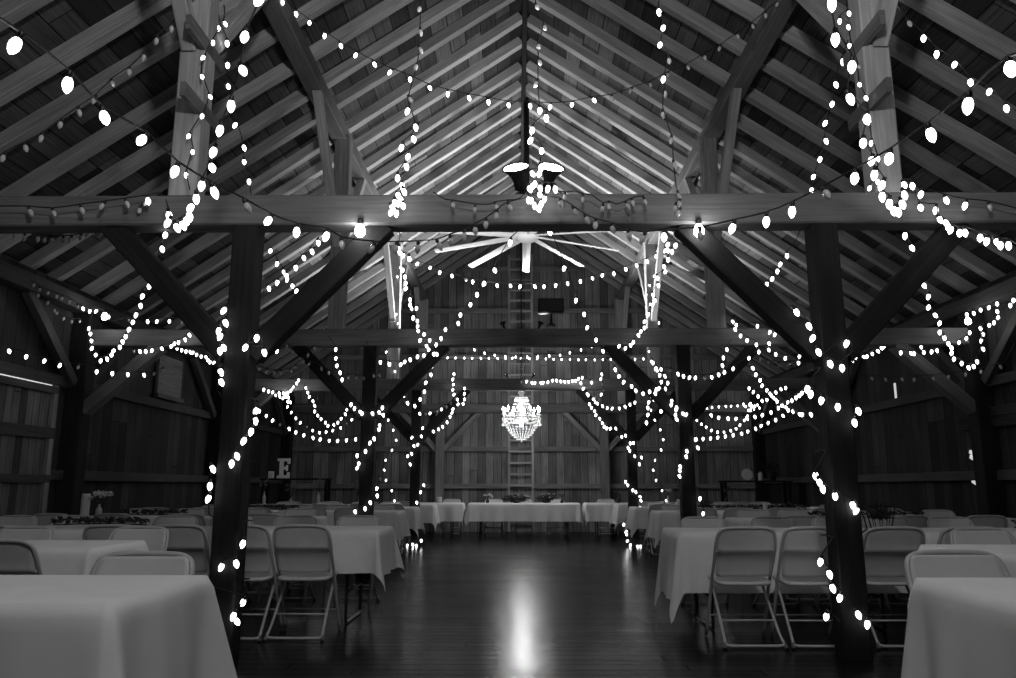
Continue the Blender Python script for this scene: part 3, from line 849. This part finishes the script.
def S(label, s, d, k=None):
    P = parse(s); ds = depths(P, d)
    return string(label, [(at(x, y, dd), st) for (x, y, st), dd in zip(P, ds)], k or kk(ds[len(ds) // 2]))
def A(label, s, d, pitch=.2, dim=0.0, k=None):
    """Evenly spaced bulbs along the traced line."""
    P = parse(s); ds = depths(P, d)
    path = smooth_path([at(x, y, dd) for (x, y, _), dd in zip(P, ds)], 6)
    items = [(path[0] + V((0, 0, .05)), None)]; acc = pitch * .5
    for a, b in zip(path, path[1:]):
        L = (b - a).length; pos = 0
        while acc <= L - pos:
            pos += acc; acc = pitch
            items.append((a.lerp(b, pos / L), 'dim' if R.random() < dim else 'lit'))
        acc -= (L - pos)
        if len(items) > 98: break
    return string(label, items, k or kk(ds[len(ds) // 2]))
def Wp(label, x, d, half, groups, k=None):
    """A string wound round a post: traced bulbs on the faces, cord passing behind between them."""
    items = []; h = half + .02
    for i, s in enumerate(groups):
        g = [(at(px, py, d - half - .035), st) for px, py, st in parse(s)]
        if items:
            z = (items[-1][0].z + g[0][0].z) / 2; sx = 1 if items[-1][0].x > x else -1
            items += [(V((x + sx * h, d - h + .02, z + .05)), None), (V((x + sx * h, d + h, z + .02)), None), (V((x - sx * h, d + h, z)), None), (V((x - sx * h, d - h + .02, z)), None)]
        items += g
    return string(label, items, k or kk(d))

d1, d2, d3 = D[1], D[2], D[3]
# --- close to us, hung from the nearest frame
S('long swag of large bulbs drooping past the left upright to the beam middle', 'c-30,0 19,48 68,85 101,119 145,144 177,173 211,193 244,209* 271,224 297,233 328,238 341,246* 374,250* 397,250* 418,249* 437,247* 450,242* 464,237* 475,231* 486,225* 497,217* 508,209* c535,196', (1.7, 2.6, 3.4, 4.3, 5.2))
S('long swag of large bulbs drooping past the right upright to the beam middle', 'c1060,45 1010,73 970,106 929,136 891,161 856,180 824,197* 793,212 767,222 735,229 700,236* 664,238 645,240* 628,237* 611,230* 596,226* 585,221* 573,213* 560,205* c545,196', (1.7, 2.6, 3.4, 4.3, 5.2))
S('strand of big bulbs falling beside the left pale upright and looping under the beam', 'c266,-30 263,3 246,39 240,73 231,106 221,131 215,153 210,170 202,186 195.5,199 193,210 188,217 185.4,223 180,226 174,229 170,224 167.7,216 c166,200', (3.0, 3.9, 5.15), k=1.15)
S('strand of big bulbs falling beside the right pale upright and looping under the beam', 'c832,-30 832,4 836,39 853,67 848,100 867.6,121 864,145 873,163 876,175 885,186 882.5,197 890.6,204 893,211 897.7,213 901,205 903,196 c905,186', (3.0, 3.9, 5.15), k=1.15)
S('dim string slanting down the dark roof beyond the left pale upright', 'c205,-10 185,12* 172,29* 157,41* 144,58* 129,73* 111,85* 95.5,101* 78,113* 61,125* 42,139* 24,149* 4,159* c-20,170', (5.35, 4.9))
S('lit string slanting down the dark roof beyond the right pale upright', 'c870,-30 896,9 908,25* 924,39 937.5,54 956.5,66 970,83 991,93 1006,109 c1030,122', (5.35, 4.9))
S('string of small bulbs crossing the inner face of the left pale upright', 'c224,5 223.5,24 213,43 204.6,59 201,78 208.5,98 203,117 190,137 192.5,153 186,175 c190,190', 5.28, k=.75)
S('string of small bulbs crossing the inner face of the right pale upright', 'c846,0 848.4,14 840,21 848,28 851,46 858,68* 859,86 865,99 870,122 872,143 877.6,159 877,182 871,189', 5.28, k=.75)
S('thin strand dangling just inside the left pale upright down to the beam', 'c218,10 220,30 226.5,44 227.4,66 227.4,88 236.5,126 242.7,148 243.5,163 248.7,182 c252,200 c262,236 271,252 277.4,264 283,273 287.8,280 291.8,287 297.5,292 c303,300', (5.6, 6.2, 7.2, 8.4))
S('thin strand dangling just inside the right pale upright down to the beam', 'c848,40 842.8,62 835,85 833.6,105 827.4,124 825,142 821,160 815,178 811.5,191.5 c805,215 c796,240 787,256 781.7,265 778,272 773.3,279.5 767.3,284.5 762.5,288 c755,296', (5.6, 6.2, 7.2, 8.4))
S('short lit strand crossing behind the nearest beam beside the left post', 'c325,232 317.7,243 310.6,252 303,259 295.4,268 286,276 277.8,283 268,289 c258,300', (6.6, 7.6))
S('lit string leaving the beam beneath the right upright towards the right wall', '903,186.5 912.5,187 920,209 937,210.5 938,220.7 943.5,224.4 948,228 953,231 960,234 965,233.6 981,239 988.5,241.7 995,243.6 1000.6,246 1009,246.3 c1030,252', (5.25, 5.2, 4.6))
S('string of bulbs along the nearest beam right of the right upright', 'c912,192 923,195 945,201 967,206 989,208* c1030,212', 5.25)
S('row of unlit bulbs along the nearest beam, left end', 'c0,206 28,213* 52,215* 80,211* 104,208* 125,205* 147,202 c160,192', 5.25)
S('dim swag of small bulbs below the nearest beam, far left', 'c-20,232 1.5,232* 15,236* 24.5,238.5* 37.6,239.5* 44.7,241.5* 53.6,241.6* 63,241.5* 71,241* 81,239.5* 90,236* 97,234.5* 102,234* 109,231.5* 116,230* 122,228* 128,224* 135,219* 140,212* 147,205*', (6.2, 5.3), k=.9)
S('garland hanging in front of the nearest beam, left of centre', 'c424,-50 c423.6,0 420.5,10.6* 420,33* 418.7,51* 417.4,68* 408.6,101* 409,111.6 414.8,127.7 412.5,139.8 402.7,148 409,158 405.6,167 397.6,179 402,186 402.7,192.4 397,197 396,204 402.4,207 390,209 392,213.6 396.5,213.6 394,204 399,200', 5.22, k=.95)
S('garland hanging in front of the nearest beam, right of centre', 'c658,-50 c659,0 658.3,12.4 664.5,29.6 661,46.4 669,62* 664.5,80 664.6,94* 663,115* 671.7,141.6* 673.5,166* c676,185 677.7,197* 680,205* 680.4,214* 676,209*', 5.22, k=.95)
S('garland falling from the ridge to the middle of the nearest beam', 'c540,-40 535.5,9* 543.7,30* 538,48.7* 538.5,64* 538,85* 539.6,111.6 546,118 533,131 532.5,141 541.7,152 540,169 540.5,175 530.7,175.5 535,185 532,188 539.6,189 539,197 531.6,202 535,205.7 537,209 542,205 529,200 546,200 528,190 549,189 555,190', 5.22, k=.95)
S('limp unlit string draped along the nearest beam left of the middle', 'c433,192 c445,199 452,206* 475,210* c490,204 495,208* 508,206* c518,199 c527,192', 5.25, k=.85)
S('limp unlit string draped along the nearest beam right of the middle', 'c552,190 565,198* c575,191 583,200* c592,195 603,209* 609,207* c616,204 626,207* 632,204* c640,196 644,203* c643,195', 5.25, k=.85)
# --- middle distance
S('straight swag of bulbs spanning the roof between the two purlins', 'c268,-6 282,2.7 295.3,13.8 309.5,24 325,35.7 339.5,46 356.7,56 373,65 391.6,73 410,80 428.4,88.6 447.6,94 468,98.3 488,102 508,105.8 529.5,106 550.8,107.5 572.7,105.8 592.4,101.5 612,99* 632,92* 650,86* 668.6,76* 686.6,68.7* 704,58* 720.6,49* 736.5,37.7* 751.8,27* 765.8,15.4* 778.7,4.8* c790,-6', 7.2)
S('strand curving from the nearest beam middle back to the second left post', 'c532,205 c525,225 511,243 493.6,271.4 485,284 477,295 470.8,305.6 460.5,315.5 457.5,324 445.6,330.6 441,338.7 436.7,345 432.7,354.6 424,356 418,357 410,360 405.4,362.7 401.7,365 389,364.5 380,362.5 c372,352 c366,340', (5.4, 7.4, 10.0, 10.1))
S('strand curving from the nearest beam middle back to the second right post', 'c540,207 548.3,232.5 565.3,268.7 576.5,300.8 584,314.5 588.3,328 596,340.3 602.3,351.4 607.5,361* 614.7,370 620,376.8 624.8,382.7 631.4,387 635,391 643,394 650,392 657,390', (5.4, 7.6, 10.0, 10.1))
S('strand running back from the left centre garland to the second beam', 'c396,214 c399.5,229 399,249.5 399.8,254 403.7,257 409,259 403,271 404.7,277.6 406,284 407,289.4 410,300.5 410.6,305 411,309 417,308.6 414,318 413.6,318.5 417,321.4 418.3,326.6 418,331.7 424,334.7 421,341 430,341 425.4,346.5 429,350 433.5,354.6 436.4,354.6', (5.5, 8.2, 10.05, 10.1))
S('strand running back from the right centre garland to the second beam', 'c680,215 c678,235 676,246.6 669,245.4 666.6,250.6 672,252 668,260 663.3,267 666.3,273 657,278.3 658,285.7 652.8,295.3 655.5,301 653.6,305 649,314.8 645.5,322 644.5,328 642,332 637.6,336 634,342.8 630,345.8 626,348.7 620,346.8', (5.5, 8.2, 10.05, 10.1))
S('swag of bulbs under the second beam, right of the right post', 'c731,322 734.5,329.5 741,336 747.5,340.6 756.6,345 759,352.4 749.7,359 734,369.4 725,372.6 718.3,375 711.3,377.5 704,378.5* 696,378.5 690.6,378 683.3,376.8 677,374.6 670,371* c664,368', 10.08)
S('dim swag of bulbs under the second beam, left of the left post', 'c280,340 288,347* 291.7,352* 301,359.5* 302.7,363.5* 310,365* 321,369.4* 328.6,373.4* 342,380 348.5,377.5* 356.6,378.7* 363,378.7* 373.6,377* 378,376* c384,370', 10.08)
S('lower dim swag under the second beam, between the two left posts', 'c250,362 259.6,370* 267,372.6* 274,373.4* 280.6,373.8* 289.5,372* 295.8,368* 302.7,362* 308,356* 314,349*', 9.8)
S('short lit drop of bulbs under the second beam, left aisle', 'c328,336 335.7,350 336.4,358.6 337,366.4 339.7,373 c344,380', 10.05)
S('short lit drop of bulbs under the second beam, right aisle', 'c731,340 726.7,349.8 723.4,358 722,366 c721,371', 10.05)
S('bulbs along the top of the second beam, right of the right upright', '732,322 737.4,325.8 757.7,326.3 771,332.5 775.8,335 768,344 768.2,350.6 775.8,355 786,358.8 800.2,356.8 798.3,363 c806,366', (10.2, 10.1))
S('dim swag under the second beam towards the nearest right post', 'c755,345 761,359.5* 769.5,363.6* 779,365.7* 789.5,365* c803,361', (10.1, 9.4))
S('lit strand dropping behind the second right post into the back aisle', 'c742,342 747,357 751.5,368.7 756.3,375 760.6,380.5 763.3,386 767.3,390.8 770,394 774,398', (10.3, 12.5))
S('strand looping from the left beam hook down to the left wall post', 'c169,229 165.8,236.6 161,250 153,276.6 148.8,287 143.5,296.8 140,306 136.7,315.6 133.5,323.4 130,330 125.8,337 122,342 119.4,347.4 115,351.7 111.6,356 106,359.5 101,361.6 95.6,356 92.8,349 91,341 90,334 89.6,328.7', (5.3, 7.8, 10.0))
S('strand looping from the right beam hook down to the right wall post', 'c901,215 905.6,236 910.3,248.8 919.6,275.8 922.4,286.4 929.5,297 929.8,308 933.5,316.3 940.9,324 940.3,332.5 944,338.4 947.6,344.3 951.6,348.7 952.7,353.4 954.6,359.8 962,364 968,368 973.3,367 976.7,362 982,349.5 982,341 982.4,335 980,328.8', (5.3, 7.8, 10.0))
S('row of small bulbs along the left wall plate near the door', 'c-20,268 4,276.5* 14,281* 24.4,283.8* 34,285.7* 39.6,290* 48.7,294* 56.5,296.8* 62.7,299* 69.4,302* 77.5,307* 81.6,309.3 90.4,311.5 97.4,311.8 105,315 108,317', (8.2, 10.1), k=.95)
S('second dim string sagging below the left wall plate', 'c10,275 29.5,288* 38,296* 48.7,303.4* 54,311* 57,313.8* 64,319* 72,322* 80,322*', (8.6, 10.0), k=.9)
S('row of lit bulbs along the right wall plate near the frame edge', 'c1040,290 1014,300.5 1010.7,305.6 997,304.5 990,308 980.7,310.8 973.8,313.8 966.4,315 968,320', (8.2, 10.0))
S('second lit string sagging below the right wall plate', 'c1020,300 996.7,311.8 999,318 994.5,323 989.7,325.4 970,332.8 967,339 960,343', (8.9, 10.0), k=.95)
S('lit swag of bulbs low across the dark left wall', 'c-10,348 8,351.7 26.6,357 45,361.6 61,366 78.6,368* 96.7,372 112,374 127.5,375 142.8,375.4 155,374.7* 163,371*', (8.6, 9.9))
S('dim swag of bulbs low across the dark right wall', 'c866,376 871,379* 885,380* 901,380* 915,380* 932.4,379* 948.7,377* 965.7,375* 982.2,372* 999.6,367.5* c1020,362', (9.9, 8.8))
S('bulbs along the top of the second beam, left aisle', 'c110,322 128.7,321* 146.9,321.7 157.5,321.7 169.3,321.9 181,322* 193,321.7 200,324.4 201,328 195,332.8 188,335.4 184.4,340 178.6,342.8 175,344 171.5,346.5 160.5,349 152.4,351.4 145,351.7 139,352 133,351.7*', (10.22, 10.1))
S('row of lit bulbs along the left wall plate beyond the second frame', 'c160,338 165,342.4 169,344.3 173,346 177,348.3 181.4,350.5 185.6,351.7 189.3,352.7 193.4,353.4 197,355.4 201,356.8 204.8,357.6 208.5,360.5 211,362.7 215,363.5 c219,366', (11.0, 14.0))
S('row of lit bulbs along the right wall plate beyond the second frame', 'c848,364 851.5,361 856,358 862.5,357.5 867.5,356.8 872,354.6 876.3,352 880.8,348.7 885.5,347 890.4,346 c896,344', (14.0, 11.0))
S('short row of bulbs under the second beam, right aisle end', 'c892,347 901,353 910,354 914.3,354 923.6,353 921.4,347.5 932.4,352 937,351', 10.0)
# --- wound round the posts
PL, PR = XC - XP, XC + XP
Wp('string of bulbs spiralling down the nearest left post', PL, d1, .095, ['226,312 223.5,323.6 219,331.7 221.7,337.6', '263,353 257,339 247,349', '222,349 219,352 218.5,373 219,383', '258,412 254.4,421.5 252,432.5 245.5,442 235,457.5 231.6,464.6', '210,470 210,487 210,499.6', '244,544.6 234.4,564.6 222.8,568', '244.6,604 235,617 234,623.5'])
Wp('string of bulbs spiralling down the nearest right post', PR, d1, .095, ['c786,308 794.6,313 807,327 815.3,339 817,353.4 828.6,364.6 841.9,369', '848.5,344', '808.5,389.6 811.7,395 822.7,401 838.3,408 857,412 854,423.6', '816,476.7 818,483.5 822.3,489.5 835,497 852,506 858.5,512', '822.3,562.8 828.3,575 831,589 841.6,599 856.4,616 868,625', '827.6,618'])
Wp('string of bulbs spiralling down the second left post', PL, d2, .095, ['351.5,405 354.9,408.8 359.3,412.5 362.8,414 371.4,414 378,412.8 382.5,408', '382.5,415.4 379.5,425.8 378.8,430 373.6,439 370.7,443.5 365.5,451.6 357.4,456', '358.9,464 358,468.6', '379,480* 377.5,489 377,496 369.5,503 365,509 354.5,512'])
Wp('string of bulbs spiralling down the second right post', PR, d2, .095, ['672,405 676,410 683,414 687.5,415.4', '675.4,415.4 675.4,420', '695.4,439.8 696.8,448.4 685.8,451.6 685.5,457 679.6,467 678.7,471 678.4,476.7', '700.5,499 704,514'])
Wp('string of bulbs spiralling down the third left post', PL, d3, .095, ['423,428.7 421,436.8 412.8,438', '413,446.4 418.4,445 411,454 408,456.5 409.6,464.6', '422.8,485.6 421,492.6 416,503 410.5,510', '421,541 412,545 416,546 408,546'])
Wp('string of bulbs spiralling down the third right post', PR, d3, .095, ['622,437 625.5,436 630,443.5 633.6,443.5 627.7,448 629.6,451 634,456.5 640.6,457.8 639.2,464.5', '626,482 627.6,485.5 633,490.5 635.5,492.5', '640,497 640,501 640.4,508', '624.5,525 627,532 626,534.5 628.5,541.5 631,545.5 637,547 641,547'])
for side, sn in ((-1, 'left'), (1, 'right')):
    x = XC + side * XQ; it = []
    for i in range(26):
        z = 5.4 - i * .19; 
        a = i * 1.05
        if 2.9 < z < 3.2: continue
        it.append((V((x + .11 * math.cos(a) , d3 - .15, z)), 'lit'))
    string(f'string of tiny bulbs wound along the third frame upright, {sn} side', it, .9)
# --- deep in the barn
S('long swag of bulbs across the barn between the third frame uprights', 'c393,249 403,255 410,260 418.7,264.5 430.5,268.7 440.4,273 451.5,276.4 464.5,280* 472.6,282 485,284.5 497,286 509.6,286.4 521,287 533.5,287 544.3,286.7 556.4,285.7 567,284 580,281.7 591.8,279.4 603.4,276 613.4,274 625.5,269.5 635.8,265.8 646.2,261.6 656.5,256.5 664,251 c670,247', 15.1, k=1.5)
S('string of glowing bulbs along the third beam right of the chandelier', 'c515,380 521,382* 527.3,382 531.5,383 535.4,383.4 540,383.4 544,383 548.4,382.7 552.7,381 556,381 560,381.6 564.5,382 568.6,382 572.5,381.5 575.7,381 580.5,383.4 582.7,378 585,388.6 579,379 591.5,382.7', 15.1)
S('swag hooked under the third beam along the right brace', '583.4,389 587,394 589.3,404.4 591.5,408 594.5,411.7 596.7,415.4 599,419 602,423.6 604.8,427 607.8,428.7 611.5,429 615,428.7 c620,424', 15.05)
S('swag hooked under the third beam along the left brace', 'c457,402 454,409.5 452.7,413 449.7,417 446.8,422.8 442.3,427 438,429.5 432.8,431.7 c428,430', 15.05)
A('upper swag from the third beam to the third right post', '587,393 591.5,399 596,403.6 602,406.6 611.5,408.8 621,408.3 627,405.8 633.6,403.6 638,401.4', 14.9, .11)
A('upper dim swag from the third beam to the third left post', '457,397 451,403.6 447.5,406.6 442.3,409 438,411.7 429,414 421,414.7 414,412', 14.9, .11, dim=.5)
A('small tight loop of bulbs hung from the third beam, left of ladder', '453.4,372 453.4,381 453.4,390 457,400.7 460,406 463.8,402 465,394.8 464,388', 15.0, .1)
A('small tight loop of bulbs hung from the third beam, right of ladder', '601,372 602,383 603.4,390 600,399 597,403 595,397', 15.0, .1, dim=.4)
A('deep loop of bulbs between the second and third left posts', '433,362 431.6,372 427,383 423,395.5 417,403 412.8,407 409,405.8 405.4,402 403,397 401,390', 12.2, .14)
A('bulbs clustered along the brace of the third right post', '650,393 653,398 650,402 646,405 649,412 648,418 646,424 642,428', 12.0, .12)
A('wavering string over the brace left of the third right post', '656,400 660,408 662,414 668,408 672,402 676,396', 11.8, .13)
A('cluster of bulbs beside the second right upright on the brace', '660,366 664,376 668,384 663,392 668,398 672,402 676,408 677,413', (10.6, 10.2), .12)
A('bulbs crowding the right brace below the second beam', '651,360 656,368 662,380 660,388 656,393 650,396', (10.4, 10.1), .11)
A('tiny bulbs along the gable girt behind everything', '444,358 480,358.5 521,358.5 560,359.5 600,360 650,359', 20.0, .21)
A('shallow swag of tiny bulbs before the gable girt', '460,342 466,347 473.4,350 481.5,352.4 489,354.6 510,357 535,357 563.5,355 571,353 579,351 586.7,348 594,345.8 600,341', 18.5, .26)
A('bulbs along the gable tie beam, far right aisle', '703,409 713,407.6 722,406.8 734,406.5 745,405 752,403', 19.8, .16)
A('bulbs along the gable tie beam, far left aisle', '262,389 270,392 280,394 290,392 296,384 300,378', (13.5, 15.0), .16)
A('broad low swag of bulbs across the back of the right aisle', '694,418 698,423 705,426.5 712,431 720,432.6 728,432 737.4,428 743,423 746,419 749,415', 16.5, .13)
A('broad low swag of bulbs across the back of the left aisle', '286.5,404 291,411.7 297,419.6 305,426 313,431.5 320,432.8 328.6,432 338.6,429 347.8,423 354.4,418 358,412', 16.5, .15, dim=.15)
A('lowest swag of bulbs across the right aisle', '692,440 704,439.2 715.6,438.3 728,436.4 740,434.3 753,430 765.5,424.7 778,419 786,413', 13.5, .13)
A('lowest swag of bulbs across the left aisle', '256,409 265,415.4 276.5,422.8 287.2,428.7 299.8,434 311.3,438 323,440 333.8,441.3 349,440.5 359.6,438.8 364,437', 13.5, .15, dim=.15)
A('middle swag of bulbs across the left aisle before the gable', '304,386 308.7,394.8 313,403 315.3,413 319.7,418.4 324,422 328.6,426.5 334.5,425 340.4,420.6 344.8,414 348.5,407 351.5,401', 15.0, .1)
A('middle swag of bulbs across the right aisle before the gable', '706,414 711,416 719.3,418 727.4,419 745,419 753,417.6 760.3,416 768.5,413.7 774.7,411 780,407', 12.4, .14)
A('bulbs strung along the right wall brace beyond the second frame', '747,387 756,394 759.6,399 764,402 771.4,396 778,391 786,388', 13.5, .1)
S('crossing strand of bulbs low in the right aisle beside the nearest post', 'c768,391 771.4,395.5 775,400 778,402 781.7,406 785,408 788.4,410.5 792,412 799,414.6 803,415 810,415', (12.5, 8.5), k=.95)
S('upper crossing strand low in the right aisle beside the nearest post', 'c776,410 782,406 788.7,403 792,401 796,398 799,396 803,394 806,391 808,388.7', (12.0, 8.0), k=.95)
A('short bright tangle of bulbs on the far right tie beam', '742,403 746,407 750,405 754,409 748,411 757,405 760,410', 19.6, .09)
A('strand down the back of the left aisle past the wall brace', '281,388 287,396 290,404 283,398 276,396 268,393', 15.5, .1)
A('short dim row under the second beam, beside the nearest left post', '262.5,353.5 268,356 272,361 278,352 282,346', 9.6, .2, dim=.7)

# ------------------------------------------------------------------ bare lamps tucked behind beams
def bare_lamp(px, py, d, label, e):
    p = at(px, py, d)
    t = thing('hanging_bare_lamp', label, 'lamp', tuple(p), 'bare round lamps by the beams')
    MB().lathe([(.012, .10), (.02, .095), (.022, .06), (.018, .05)], n=12).build('socket', M_SOCK, t)
    MB().lathe([(.016, .055), (.025, .04), (.036, .012), (.036, -.012), (.025, -.032), (.008, -.04), (.001, -.041)], n=16).build('globe_bulb', M_LENS, t)
    pl_ = bpy.data.lights.new('lamp_glow', 'POINT'); pl_.energy = e; pl_.shadow_soft_size = .05
    link('lamp_glow', pl_, t, (0, -.09, -.02))
bare_lamp(360, 231.5, 5.36, 'bare round lamp under the nearest beam beside the left brace', 2.5)
bare_lamp(699, 231.5, 5.36, 'bare round lamp under the nearest beam beside the right brace', 2.5)
bare_lamp(104.5, 317, 10.0, 'bare round lamp at the left wall end of the second beam', 1.5)
bare_lamp(968, 321.5, 10.0, 'bare round lamp at the right wall end of the second beam', 1.5)

bare_lamp(286.5, 396, 15.0, 'bare round lamp at the left end of the third beam', 3)
# ------------------------------------------------------------------ world and view
w = bpy.data.worlds.new('world'); sc.world = w; w.use_nodes = True
w.node_tree.nodes['Background'].inputs[0].default_value = g3(1)
w.node_tree.nodes['Background'].inputs[1].default_value = 0.002
sc.view_settings.view_transform = 'Standard'
try: sc.view_settings.look = 'None'
except Exception: pass
sc.view_settings.exposure = 0.0; sc.view_settings.gamma = 1.0; sc.view_settings.use_curve_mapping = False
sc.cycles.use_denoising = True
sc.cycles.sample_clamp_indirect = 6.0
sc.cycles.max_bounces = 8
